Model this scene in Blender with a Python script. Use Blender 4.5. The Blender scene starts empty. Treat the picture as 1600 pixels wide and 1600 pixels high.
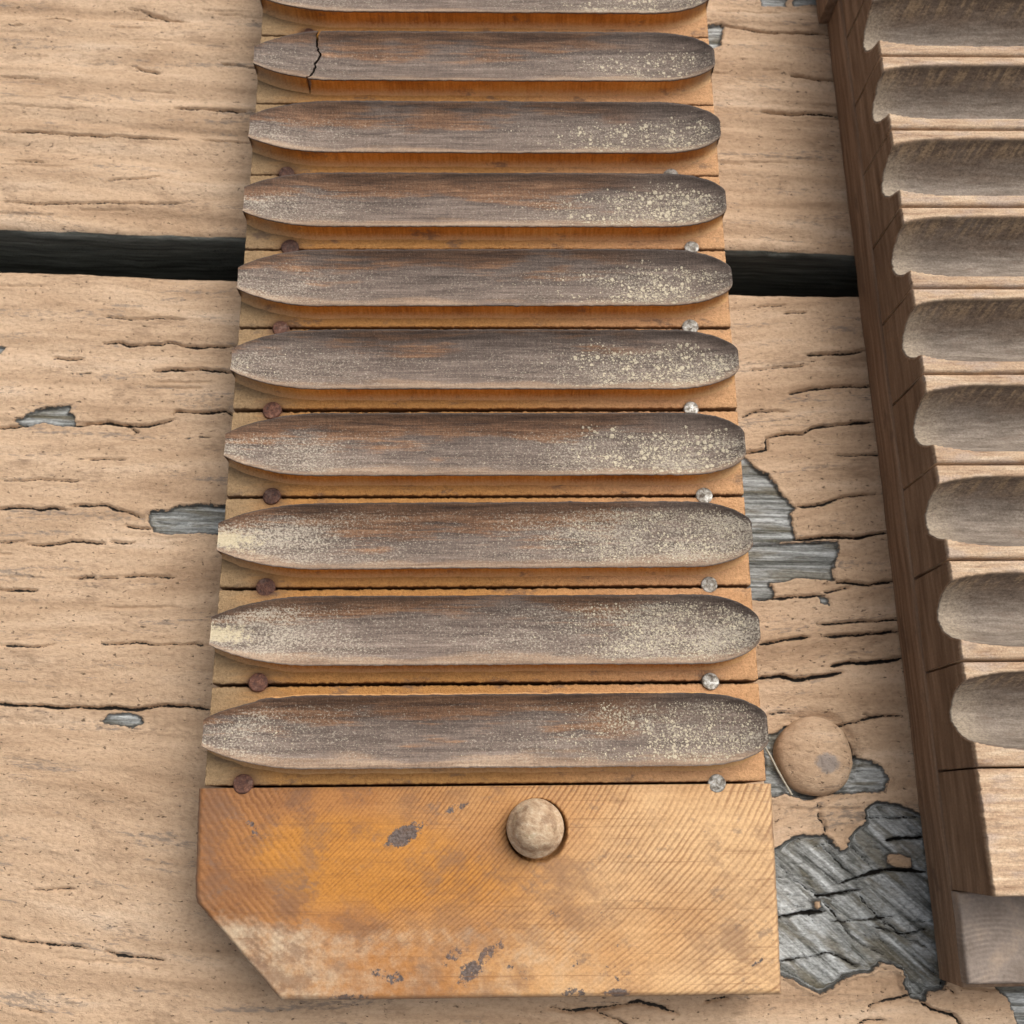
import bpy, math
import numpy as np
from mathutils import Matrix

S = bpy.context.scene
MM = 0.001                                   # everything below is laid out in millimetres

# ------------------------------------------------------------------ camera
cam_d = bpy.data.cameras.new('camera')
cam = bpy.data.objects.new('camera', cam_d)
S.collection.objects.link(cam)
cam_d.sensor_fit = 'HORIZONTAL'
cam_d.sensor_width = 36.0
cam_d.lens = 35.57
cam_d.clip_start = 0.01
cam_d.clip_end = 50.0
R3 = [[0.999838, 0.003711, -0.017635], [-0.008577, 0.958633, -0.284515], [0.01585, 0.28462, 0.958509]]
CX, CY, CZ = (59.235, -15.958, 230.675)
cam.matrix_world = Matrix([[R3[0][0], R3[0][1], R3[0][2], CX*MM],
                           [R3[1][0], R3[1][1], R3[1][2], CY*MM],
                           [R3[2][0], R3[2][1], R3[2][2], CZ*MM], [0, 0, 0, 1]])
cam_d.dof.use_dof = True
cam_d.dof.focus_distance = 0.214
cam_d.dof.aperture_fstop = 30.0
S.camera = cam

# ------------------------------------------------------------------ overcast sky and a very soft sun
SUN_EL, SUN_AZ = math.radians(53), math.radians(40)      # azimuth measured from +X towards +Y
world = bpy.data.worlds.new('World')
S.world = world
world.use_nodes = True
wn = world.node_tree.nodes
wl = world.node_tree.links
bg = wn['Background']
sky = wn.new('ShaderNodeTexSky')
sky.sky_type = 'NISHITA'
sky.sun_disc = False
sky.sun_elevation = SUN_EL
sky.sun_rotation = math.pi/2 - SUN_AZ
sky.air_density = 1.0
sky.dust_density = 6.0
hs = wn.new('ShaderNodeHueSaturation')
hs.inputs['Saturation'].default_value = 0.30             # a grey overcast sky
wl.new(sky.outputs[0], hs.inputs['Color'])
wl.new(hs.outputs[0], bg.inputs['Color'])
bg.inputs['Strength'].default_value = 0.11

sun_d = bpy.data.lights.new('sun', 'SUN')
sun_d.energy = 1.5
sun_d.angle = math.radians(50)
sun_d.color = (1.0, 0.95, 0.88)
sun = bpy.data.objects.new('sun', sun_d)
S.collection.objects.link(sun)
dv = (math.cos(SUN_EL)*math.cos(SUN_AZ), math.cos(SUN_EL)*math.sin(SUN_AZ), math.sin(SUN_EL))
from mathutils import Vector
sun.rotation_euler = Vector(dv).to_track_quat('Z', 'Y').to_euler()
sun.location = Vector(dv)*0.6

S.view_settings.view_transform = 'Standard'
S.view_settings.look = 'None'
S.view_settings.gamma = 1.0
S.view_settings.exposure = 0.45
S.view_settings.use_curve_mapping = False
S.render.engine = 'CYCLES'

# ------------------------------------------------------------------ numpy noise
_rng = np.random.RandomState(7)
_perm = np.concatenate([_rng.permutation(512)]*3)
_ga = _rng.rand(512)*2*math.pi
_gx, _gy = np.cos(_ga), np.sin(_ga)

def pn(x, y, seed=0):
    x = np.asarray(x, float) + seed*17.37
    y = np.asarray(y, float) + seed*9.71
    x0 = np.floor(x).astype(int); y0 = np.floor(y).astype(int)
    fx = x-x0; fy = y-y0
    u = fx*fx*fx*(fx*(fx*6-15)+10); v = fy*fy*fy*(fy*(fy*6-15)+10)
    def g(i, j, dx, dy):
        h = _perm[(_perm[(x0+i) % 512] + (y0+j)) % 512]
        return _gx[h]*dx + _gy[h]*dy
    a = g(0, 0, fx, fy); b = g(1, 0, fx-1, fy); c = g(0, 1, fx, fy-1); d = g(1, 1, fx-1, fy-1)
    return 1.5*((a+(b-a)*u) + ((c+(d-c)*u)-(a+(b-a)*u))*v)

def fbm(x, y, seed=0, octv=3, rough=0.5):
    r = 0; a = 1.0; f = 1.0
    for k in range(octv):
        r = r + a*pn(np.asarray(x)*f, np.asarray(y)*f, seed+k*3)
        a *= rough; f *= 2.03
    return r

def sstep(a, b, x):
    t = np.clip((x-a)/(b-a), 0, 1)
    return t*t*(3-2*t)

# ------------------------------------------------------------------ object helpers
def link(o, parent=None, label=None, cat=None, group=None, kind=None):
    S.collection.objects.link(o)
    if parent is not None: o.parent = parent
    if label: o['label'] = label
    if cat: o['category'] = cat
    if group: o['group'] = group
    if kind: o['kind'] = kind
    return o

def empty(name, loc=(0, 0, 0), rz=0, **k):
    o = bpy.data.objects.new(name, None)
    o.empty_display_size = 0.01
    o.location = loc; o.rotation_euler = (0, 0, rz)
    return link(o, **k)

def mesh_np(name, V, F, mats, attrs=None, mat_idx=None, smooth=True):
    """V (n,3) in mm, F (m,4) quads"""
    me = bpy.data.meshes.new(name)
    V = np.asarray(V, np.float32)*MM; F = np.asarray(F, np.int32)
    me.vertices.add(len(V)); me.vertices.foreach_set('co', V.ravel())
    k = F.shape[1]
    me.loops.add(F.size); me.loops.foreach_set('vertex_index', F.ravel())
    me.polygons.add(len(F))
    me.polygons.foreach_set('loop_start', np.arange(0, F.size, k, dtype=np.int32))
    me.polygons.foreach_set('loop_total', np.full(len(F), k, np.int32))
    if mat_idx is not None: me.polygons.foreach_set('material_index', np.asarray(mat_idx, np.int32))
    me.polygons.foreach_set('use_smooth', np.full(len(F), smooth, bool))
    for m in mats: me.materials.append(m)
    for an, av in (attrs or {}).items():
        at = me.attributes.new(an, 'FLOAT', 'POINT')
        at.data.foreach_set('value', np.asarray(av, np.float32).ravel())
    me.update(calc_edges=True)
    me.validate()
    return bpy.data.objects.new(name, me)

def grid_faces(nr, nc, flip=False):
    i = np.arange(nr-1)[:, None]*nc + np.arange(nc-1)[None, :]
    i = i.ravel()
    f = np.stack([i, i+1, i+nc+1, i+nc], 1)
    return f[:, ::-1] if flip else f

# ------------------------------------------------------------------ node helpers
class NT:
    def __init__(self, name):
        self.m = bpy.data.materials.new(name); self.m.use_nodes = True
        self.t = self.m.node_tree; self.n = self.t.nodes
        self.b = self.n['Principled BSDF']
    def new(self, ty, **k):
        n = self.n.new(ty)
        for a, v in k.items(): setattr(n, a, v)
        return n
    def put(self, sock, v):
        if isinstance(v, bpy.types.NodeSocket): self.t.links.new(v, sock)
        elif isinstance(v, (tuple, list)) and len(v) == 3 and sock.type == 'RGBA': sock.default_value = (*v, 1)
        else: sock.default_value = v
    def pos(self, obj=False, sc=(1, 1, 1), rot=0.0):
        """position in millimetres (world or object), optionally rotated about z and stretched"""
        if obj: s = self.new('ShaderNodeTexCoord').outputs['Object']
        else: s = self.new('ShaderNodeNewGeometry').outputs['Position']
        if rot:
            r = self.new('ShaderNodeVectorRotate', rotation_type='Z_AXIS'); self.put(r.inputs['Vector'], s)
            r.inputs['Angle'].default_value = rot; s = r.outputs[0]
        v = self.new('ShaderNodeVectorMath', operation='MULTIPLY'); self.put(v.inputs[0], s)
        v.inputs[1].default_value = tuple(1000*q for q in sc)
        return v.outputs[0]
    def grain(self, sc):
        s = self.new('ShaderNodeSeparateXYZ'); self.put(s.inputs[0], self.pos(True))
        c = self.new('ShaderNodeCombineXYZ')
        self.put(c.inputs[0], self.math('MULTIPLY', s.outputs[0], sc[0])); self.put(c.inputs[1], self.math('MULTIPLY', self.attr('gy'), sc[1]))
        self.put(c.inputs[2], self.math('MULTIPLY', s.outputs[2], sc[2]))
        return c.outputs[0]
    def noise(self, vec, scale=1., detail=3., rough=.5, dist=0., w=None):
        n = self.new('ShaderNodeTexNoise')
        if w is not None: n.noise_dimensions = '4D'; self.put(n.inputs['W'], w)
        self.put(n.inputs['Vector'], vec); n.inputs['Scale'].default_value = scale
        n.inputs['Detail'].default_value = detail; n.inputs['Roughness'].default_value = rough
        n.inputs['Distortion'].default_value = dist
        return n.outputs['Fac']
    def voro(self, vec, scale=1., rand=1., feature='F1', out='Distance'):
        n = self.new('ShaderNodeTexVoronoi', feature=feature)
        self.put(n.inputs['Vector'], vec); n.inputs['Scale'].default_value = scale
        n.inputs['Randomness'].default_value = rand
        return n.outputs[out]
    def math(self, op, a, b=0., clamp=False):
        n = self.new('ShaderNodeMath', operation=op, use_clamp=clamp)
        self.put(n.inputs[0], a); self.put(n.inputs[1], b)
        return n.outputs[0]
    def step(self, x, a, b, lo=0., hi=1.):
        n = self.new('ShaderNodeMapRange', interpolation_type='SMOOTHSTEP')
        self.put(n.inputs[0], x); self.put(n.inputs[1], a); self.put(n.inputs[2], b)
        self.put(n.inputs[3], lo); self.put(n.inputs[4], hi)
        return n.outputs[0]
    def mix(self, f, a, b, blend='MIX'):
        n = self.new('ShaderNodeMix', data_type='RGBA', blend_type=blend)
        self.put(n.inputs[0], f); self.put(n.inputs[6], a); self.put(n.inputs[7], b)
        return n.outputs[2]
    def ramp(self, f, stops):
        n = self.new('ShaderNodeValToRGB'); self.put(n.inputs[0], f)
        e = n.color_ramp.elements
        while len(e) < len(stops): e.new(.5)
        for q, (p, c) in zip(e, stops): q.position = p; q.color = (*c, 1)
        return n.outputs[0]
    def attr(self, name):
        return self.new('ShaderNodeAttribute', attribute_name=name).outputs['Fac']
    def rnd(self):
        return self.new('ShaderNodeObjectInfo').outputs['Random']
    def bump(self, h, dist_mm, strength=1., nrm=None):
        n = self.new('ShaderNodeBump'); n.inputs['Distance'].default_value = dist_mm*MM
        n.inputs['Strength'].default_value = strength; self.put(n.inputs['Height'], h)
        if nrm is not None: self.put(n.inputs['Normal'], nrm)
        return n.outputs[0]
    def done(self, col, rough=.8, nrm=None, spec=.3, metal=0.):
        self.put(self.b.inputs['Base Color'], col); self.put(self.b.inputs['Roughness'], rough)
        self.put(self.b.inputs['Specular IOR Level'], spec); self.put(self.b.inputs['Metallic'], metal)
        if nrm is not None: self.put(self.b.inputs['Normal'], nrm)
        return self.m

# ------------------------------------------------------------------ materials
def mat_deck():
    k = NT('painted_deck_wood')
    P = k.pos(True)
    lo = k.noise(k.grain((.020, .15, .1)), 1., 5, .6, .3)
    base = k.ramp(lo, [(.27, (.375, .242, .145)), (.42, (.500, .338, .212)), (.57, (.580, .405, .264)), (.74, (.665, .496, .350))])
    # fine, sandy mottling of the weathered film
    sp = k.noise(k.grain((.8, 1.15, 1)), 1., 6, .74)
    base = k.mix(.9, base, k.ramp(sp, [(.26, (.52, .46, .41)), (.38, (.84, .82, .80)), (.50, (1.0, 1.0, 1.0)), (.72, (1.14, 1.15, 1.16))]), 'MULTIPLY')
    # worn, greyed streaks where the film is thin, along the grain
    g1 = k.noise(k.grain((.028, .26, .1)), 1., 4, .62, .5)
    g2 = k.noise(k.grain((.5, 1.6, 1)), 1., 5, .72)
    gm = k.step(k.math('ADD', g1, k.math('MULTIPLY', g2, .65)), .915, 1.04)
    base = k.mix(k.math('MULTIPLY', gm, .75), base, (.225, .180, .145))
    # brown grime settled in broad smears
    b1 = k.noise(k.grain((.05, .10, .1)), 1., 5, .66, .4)
    bm = k.step(k.math('ADD', b1, k.math('MULTIPLY', g2, .4)), .72, .94, 0., .68)
    base = k.mix(bm, base, (.280, .180, .108))
    # dirt specks and pits
    pn_ = k.noise(k.pos(True, (.75, 1.35, 1)), 1., 2, .55)
    pit = k.step(pn_, .35, .27)
    base = k.mix(k.math('MULTIPLY', pit, .8), base, (.110, .070, .042))
    # bare weathered wood where the paint is gone
    diag = k.attr('diag')
    wv = k.mix(diag, k.pos(True, (.035, .85, .5)), k.pos(True, (.06, .50, .5), rot=math.radians(40)))
    w1 = k.noise(wv, 1., 6, .66, .35)
    wood = k.ramp(w1, [(.30, (.030, .031, .026)), (.40, (.16, .163, .148)), (.51, (.36, .368, .352)), (.66, (.70, .72, .71))])
    wt = k.noise(k.mix(diag, k.pos(True, (.05, .3, .2)), k.pos(True, (.07, .25, .2), rot=math.radians(40))), 1., 4, .6)
    wood = k.mix(k.step(wt, .47, .62, 0., .68), wood, (.165, .140, .090))
    wood = k.mix(.8, wood, k.ramp(k.noise(k.pos(True, (.8, 2.4, 1)), 1., 4, .7), [(.3, (.5, .5, .5)), (.7, (1.3, 1.3, 1.3))]), 'MULTIPLY')
    smg = k.step(k.math('ADD', k.attr('smudge'), k.math('MULTIPLY', k.math('SUBTRACT', k.noise(P, .6, 4, .7), .5), 1.2)), .3, .8, 0., .75)
    base = k.mix(smg, base, (.265, .240, .225))
    pe = k.attr('peel')
    edge = k.math('ADD', pe, k.math('MULTIPLY', k.math('SUBTRACT', k.noise(P, .8, 4, .65), .5), 1.2))
    pm = k.step(edge, .06, -.06)
    col = k.mix(pm, base, wood)
    # grime collected along the broken edge of the film
    rim = k.math('MULTIPLY', k.step(edge, .22, .02), k.step(edge, -.8, -.1))
    col = k.mix(k.math('MULTIPLY', rim, .7), col, (.035, .032, .028))
    # open cracks are coloured near black
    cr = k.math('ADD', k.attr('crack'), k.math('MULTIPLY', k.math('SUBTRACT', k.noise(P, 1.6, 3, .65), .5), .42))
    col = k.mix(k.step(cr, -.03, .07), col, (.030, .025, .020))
    # sawn plank edges, never painted well
    sd = k.attr('side')
    sidec = k.ramp(k.noise(k.pos(True, (.05, .4, .8)), 1., 4, .6), [(.3, (.042, .042, .036)), (.6, (.16, .165, .142)), (.8, (.30, .305, .27))])
    col = k.mix(k.step(k.math('ADD', sd, k.math('MULTIPLY', k.math('SUBTRACT', g1, .5), .8)), .4, .55), col, sidec)
    hb = k.math('ADD', k.math('MULTIPLY', k.noise(k.grain((.8, 1.5, 1.)), 1., 6, .74), 1.2), k.math('MULTIPLY', sp, 1.))
    hb = k.math('ADD', hb, k.math('MULTIPLY', pm, k.math('MULTIPLY', w1, 2.6)))
    hb = k.math('SUBTRACT', hb, k.math('MULTIPLY', pit, .7))
    return k.done(col, k.math('ADD', .60, k.math('MULTIPLY', sp, .25)), k.bump(hb, .42, .9), .3)

def mat_crown():
    k = NT('weathered_form_wood')
    u = k.attr('u'); v = k.attr('v'); blob = k.attr('blob'); fine = k.attr('fine')
    P = k.pos()
    st = k.noise(k.pos(sc=(.075, 1.25, .6)), 1., 5, .66, .25)
    big = k.noise(k.pos(sc=(.04, .18, .1)), 1., 4, .55)
    grit = k.noise(P, 2.4, 4, .75)
    grey = k.ramp(st, [(.28, (.062, .044, .035)), (.44, (.132, .099, .081)), (.58, (.190, .147, .122)), (.75, (.300, .242, .204))])
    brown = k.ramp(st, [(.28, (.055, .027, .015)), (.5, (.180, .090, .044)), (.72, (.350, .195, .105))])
    # far-side shade painted as streaky brown, near-side light as a pale line
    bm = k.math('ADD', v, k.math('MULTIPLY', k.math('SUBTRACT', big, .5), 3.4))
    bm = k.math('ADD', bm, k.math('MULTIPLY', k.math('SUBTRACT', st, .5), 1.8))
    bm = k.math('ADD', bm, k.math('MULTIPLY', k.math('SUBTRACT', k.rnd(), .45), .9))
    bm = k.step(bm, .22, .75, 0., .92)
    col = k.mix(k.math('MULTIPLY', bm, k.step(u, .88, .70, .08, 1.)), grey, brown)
    nb = k.math('ADD', v, k.math('MULTIPLY', k.math('SUBTRACT', big, .5), 1.2))
    nb = k.math('ADD', nb, k.math('MULTIPLY', k.math('SUBTRACT', st, .5), .8))
    pale = k.ramp(st, [(.3, (.23, .15, .10)), (.5, (.38, .27, .185)), (.7, (.55, .42, .30))])
    col = k.mix(k.math('MULTIPLY', k.step(nb, -.60, -.84), .72), col, pale)
    rim_shade = k.math('ADD', k.step(v, .50, 1.0), k.math('MULTIPLY', k.step(u, .93, 1.0), .8))  # shade of the scoop's far rim and right end, painted into the colour
    rim_shade = k.math('MULTIPLY', rim_shade, k.step(big, .30, .62, .15, 1.))
    col = k.mix(k.math('MINIMUM', k.math('MULTIPLY', rim_shade, .62), .7), col, (.050, .036, .028))
    # grit and fine chatter marks across the wood
    ch = k.noise(k.pos(sc=(2.0, .20, .3)), 1., 3, .6)
    col = k.mix(.4, col, k.ramp(ch, [(.3, (.62, .62, .62)), (.7, (1.22, 1.22, 1.22))]), 'MULTIPLY')
    col = k.mix(.8, col, k.ramp(grit, [(.3, (.55, .54, .53)), (.5, (.98, .98, .98)), (.7, (1.36, 1.36, 1.36))]), 'MULTIPLY')
    tone = k.noise(k.pos(sc=(.012, .045, .01)), 1., 2, .5)
    col = k.mix(1., col, k.ramp(tone, [(.35, (.80, .76, .73)), (.65, (1.06, 1.02, .98))]), 'MULTIPLY')
    # pale residue: fine dusting and bigger crusty spots
    fn = k.noise(k.pos(sc=(2.1, 2.6, 2)), 1., 4, .78)
    fm = k.step(k.math('ADD', fn, k.math('MULTIPLY', fine, .20)), .60, .80)
    col = k.mix(k.math('MULTIPLY', fm, .78), col, (.52, .455, .355))
    wob = k.new('ShaderNodeVectorMath', operation='ADD')
    nz = k.new('ShaderNodeTexNoise'); k.put(nz.inputs['Vector'], P); nz.inputs['Scale'].default_value = 1.8
    nz.inputs['Detail'].default_value = 3
    k.put(wob.inputs[0], P); vs = k.new('ShaderNodeVectorMath', operation='SCALE'); vs.inputs['Scale'].default_value = .6
    k.put(vs.inputs[0], nz.outputs['Color']); k.put(wob.inputs[1], vs.outputs[0])
    masks = []
    for sc, gain, bl in ((.78, .95, blob), (1.5, .75, k.attr('blob2')), (2.6, .55, k.attr('blob2'))):
        vo = k.voro(wob.outputs[0], sc)
        sx = k.new('ShaderNodeSeparateColor'); k.put(sx.inputs[0], k.voro(wob.outputs[0], sc, out='Color')); vc = sx.outputs[0]
        cl = k.noise(P, .30, 3, .6)
        rad = k.math('MULTIPLY', k.math('SUBTRACT', k.math('MULTIPLY', k.math('MULTIPLY', bl, k.step(cl, .36, .62, .45, 1.15)), 1.15), vc), gain)
        rad = k.math('MINIMUM', rad, k.math('ADD', .18, k.math('MULTIPLY', sx.outputs[1], .26)))
        masks.append(k.step(k.math('SUBTRACT', rad, vo), -.07, .05))
    bmask = k.math('MAXIMUM', masks[2], k.math('MAXIMUM', masks[0], masks[1]))
    col = k.mix(k.math('MULTIPLY', bmask, k.step(grit, .3, .6, .55, .95)), col, k.mix(k.noise(P, 1.2, 3, .6), (.44, .36, .24), (.70, .62, .46)))
    crust = k.attr('crust')
    cm = k.step(k.math('ADD', crust, k.math('MULTIPLY', k.math('SUBTRACT', k.noise(P, .8, 5, .78), .5), 2.2)), .40, .85)
    col = k.mix(k.math('MULTIPLY', cm, .8), col, k.mix(grit, (.42, .33, .19), (.70, .61, .42)))
    # the worn dark arris
    rim = k.attr('rim')
    col = k.mix(k.math('MULTIPLY', rim, k.step(st, .35, .6, .45, .85)), col, (.065, .052, .045))
    h = k.math('ADD', k.math('MULTIPLY', st, 1.2), k.math('MULTIPLY', grit, .8))
    h = k.math('ADD', h, k.math('MULTIPLY', bmask, .8)); h = k.math('ADD', h, k.math('MULTIPLY', ch, .5))
    return k.done(col, .60, k.bump(h, .20, .9), .35)

def mat_honey():
    k = NT('honey_wood')
    P = k.pos()
    g = k.noise(k.pos(sc=(1.6, .12, .10)), 1., 4, .65)             # end streaks of the routed wall
    b = k.noise(k.pos(sc=(.045, .12, .1)), 1., 4, .6)
    col = k.ramp(k.math('ADD', k.math('MULTIPLY', g, .4), k.math('MULTIPLY', b, .6)), [(.36, (.34, .120, .014)), (.5, (.56, .230, .036)), (.64, (.70, .36, .090))])
    f = k.noise(P, 2.2, 4, .72)
    col = k.mix(.6, col, k.ramp(f, [(.28, (.62, .57, .5)), (.72, (1.2, 1.2, 1.2))]), 'MULTIPLY')
    u = k.attr('u')
    ends = k.math('MAXIMUM', k.step(u, .14, .0), k.step(u, .88, 1.))
    col = k.mix(k.math('MULTIPLY', ends, k.step(b, .40, .58, .3, .85)), col, k.mix(f, (.16, .105, .07), (.40, .28, .165)))
    lowr = k.step(k.math('ADD', k.attr('drop'), k.math('MULTIPLY', k.math('SUBTRACT', f, .5), 1.5)), 3.7, 4.8)
    col = k.mix(k.math('MULTIPLY', lowr, .85), col, k.mix(f, (.42, .22, .08), (.66, .40, .18)))
    d = k.step(k.noise(k.pos(sc=(.14, .28, .2)), 1., 5, .7), .585, .70, 0., .6)
    col = k.mix(d, col, (.11, .07, .05))
    return k.done(col, .55, k.bump(k.math('ADD', g, f), .12, .8), .4)

def mat_ledge():
    k = NT('strip_ledge_wood')
    P = k.pos()
    g = k.noise(k.pos(sc=(.18, .9, .4)), 1., 4, .65)
    xx = k.attr('u')
    right = k.mix(k.step(xx, .45, .9), (.425, .218, .068), (.53, .298, .145))
    left = k.mix(k.step(k.math('ADD', xx, k.math('MULTIPLY', k.math('SUBTRACT', g, .5), .15)), .16, .02), right, (.30, .20, .105))
    f = k.noise(P, 1.9, 4, .72)
    col = k.mix(.85, left, k.ramp(f, [(.25, (.58, .52, .44)), (.5, (.98, .98, .98)), (.75, (1.25, 1.25, 1.25))]), 'MULTIPLY')
    col = k.mix(.5, col, k.ramp(g, [(.3, (.7, .66, .6)), (.7, (1.15, 1.15, 1.15))]), 'MULTIPLY')
    d = k.step(k.noise(k.pos(sc=(.13, .25, .2)), 1., 5, .7), .555, .69, 0., .68)
    col = k.mix(d, col, (.120, .080, .060))
    d2 = k.step(k.noise(P, 1.0, 2, .6), .70, .76, 0., .7)
    col = k.mix(d2, col, (.07, .04, .025))
    col = k.mix(k.math('MULTIPLY', k.attr('seam'), .65), col, (.10, .045, .018))
    col = k.mix(k.math('MULTIPLY', k.attr('halo'), k.step(f, .3, .6, .55, .95)), col, (.085, .038, .020))
    return k.done(col, .72, k.bump(k.math('ADD', k.math('MULTIPLY', f, 1.4), g), .22, .9), .3)

def mat_endboard():
    k = NT('sawn_end_board_wood')
    P = k.pos()
    saw = k.attr('saw'); ex = k.attr('ex'); ey = k.attr('ey'); stain = k.attr('stain'); chalk = k.attr('chalk'); amber = k.attr('amber')
    big = k.noise(k.pos(sc=(.035, .06, .05)), 1., 4, .55)
    t = k.math('ADD', ex, k.math('MULTIPLY', k.math('SUBTRACT', big, .5), .9))
    col = k.ramp(t, [(.05, (.265, .115, .040)), (.30, (.375, .165, .048)), (.55, (.47, .240, .085)), (.9, (.60, .380, .190))])
    am = k.step(k.math('ADD', amber, k.math('MULTIPLY', k.math('SUBTRACT', big, .5), .8)), .3, .8, 0., .8)
    col = k.mix(am, col, (.46, .195, .028))
    sh = k.step(k.math('ADD', saw, k.math('MULTIPLY', k.math('SUBTRACT', k.noise(P, 1.2, 3, .6), .5), .9)), -.85, .15)
    col = k.mix(.62, col, k.mix(sh, (.42, .30, .22), (1.10, 1.12, 1.14)), 'MULTIPLY')
    grn = k.noise(k.pos(sc=(.06, .9, .4)), 1., 4, .6)
    col = k.mix(.35, col, k.ramp(grn, [(.3, (.72, .66, .6)), (.7, (1.15, 1.15, 1.15))]), 'MULTIPLY')
    f = k.noise(P, 1.8, 4, .72)
    col = k.mix(.6, col, k.ramp(f, [(.26, (.66, .6, .54)), (.74, (1.2, 1.2, 1.2))]), 'MULTIPLY')
    cm = k.step(k.math('ADD', chalk, k.math('MULTIPLY', k.math('SUBTRACT', k.noise(P, .35, 5, .65), .5), 1.3)), .30, 1.1, 0., .72)
    col = k.mix(cm, col, k.mix(f, (.27, .19, .11), (.74, .63, .46)))
    rub = k.step(k.noise(k.pos(sc=(.06, .09, .1), rot=.5), 1., 6, .7), .50, .66, 0., .62)
    col = k.mix(rub, col, (.215, .115, .060))
    gb = k.step(k.noise(k.pos(sc=(.16, .22, .2)), 1., 6, .75), .56, .70, 0., .6)
    col = k.mix(gb, col, (.16, .105, .075))
    sm = k.step(k.math('ADD', stain, k.math('MULTIPLY', k.math('SUBTRACT', k.noise(P, .75, 5, .75), .5), 2.4)), .44, .62, 0., .94)
    col = k.mix(sm, col, k.mix(k.step(f, .35, .65), (.040, .033, .032), (.135, .112, .104)))
    pu = k.step(k.noise(k.pos(sc=(.09, .12, .1)), 1., 6, .75), .48, .62, 0., .62)
    col = k.mix(k.math('MULTIPLY', pu, k.step(ex, .75, .1, .25, 1.)), col, (.17, .085, .045))
    fl = k.noise(k.pos(sc=(.03, 1.6, .6)), 1., 3, .6)
    col = k.mix(k.step(fl, .40, .30, 0., .45), col, (.20, .085, .03))
    col = k.mix(k.math('MULTIPLY', k.attr('rim'), .5), col, (.16, .12, .095))
    return k.done(col, .6, k.bump(k.math('ADD', k.math('MULTIPLY', f, 1.), grn), .12, .8), .35)

def mat_dowel():
    k = NT('dowel_wood')
    P = k.pos()
    f = k.noise(k.pos(sc=(.7, 1.1, .7), rot=.4), 1., 6, .74)
    col = k.ramp(f, [(.28, (.20, .120, .065)), (.45, (.42, .285, .175)), (.6, (.52, .39, .26)), (.74, (.66, .55, .42))])
    g = k.noise(P, .28, 3, .6)
    col = k.mix(k.step(g, .58, .70, 0., .4), col, (.30, .25, .14))
    q = k.noise(P, .32, 5, .7)
    col = k.mix(k.step(q, .50, .62, 0., .6), col, (.20, .115, .065))
    return k.done(col, .7, k.bump(f, .36, .9), .3)

def mat_steel():
    k = NT('zinc_nail')
    P = k.pos()
    f = k.noise(P, .9, 4, .65, .4)
    col = k.ramp(f, [(.34, (.07, .05, .035)), (.47, (.22, .20, .165)), (.64, (.46, .45, .42))])
    r = k.noise(P, .5, 3, .6)
    col = k.mix(k.step(r, .60, .72, 0., .8), col, (.17, .10, .055))
    return k.done(col, k.ramp(f, [(.3, (.75,)*3), (.7, (.38,)*3)]), k.bump(f, .22, .8), .5, k.step(f, .36, .6, .05, .4))

def mat_rust():
    k = NT('rusty_nail')
    P = k.pos()
    f = k.noise(P, 1.2, 4, .68, .3)
    col = k.ramp(f, [(.3, (.026, .013, .009)), (.52, (.075, .034, .022)), (.75, (.165, .090, .060))])
    g = k.noise(P, .6, 2, .5)
    col = k.mix(k.step(g, .58, .72, 0., .45), col, (.120, .100, .090))
    col = k.mix(1., col, k.mix(k.rnd(), (.7, .6, .55), (1.5, 1.25, 1.1)), 'MULTIPLY')
    return k.done(col, .6, k.bump(f, .30, .9), .45, .15)

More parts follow.
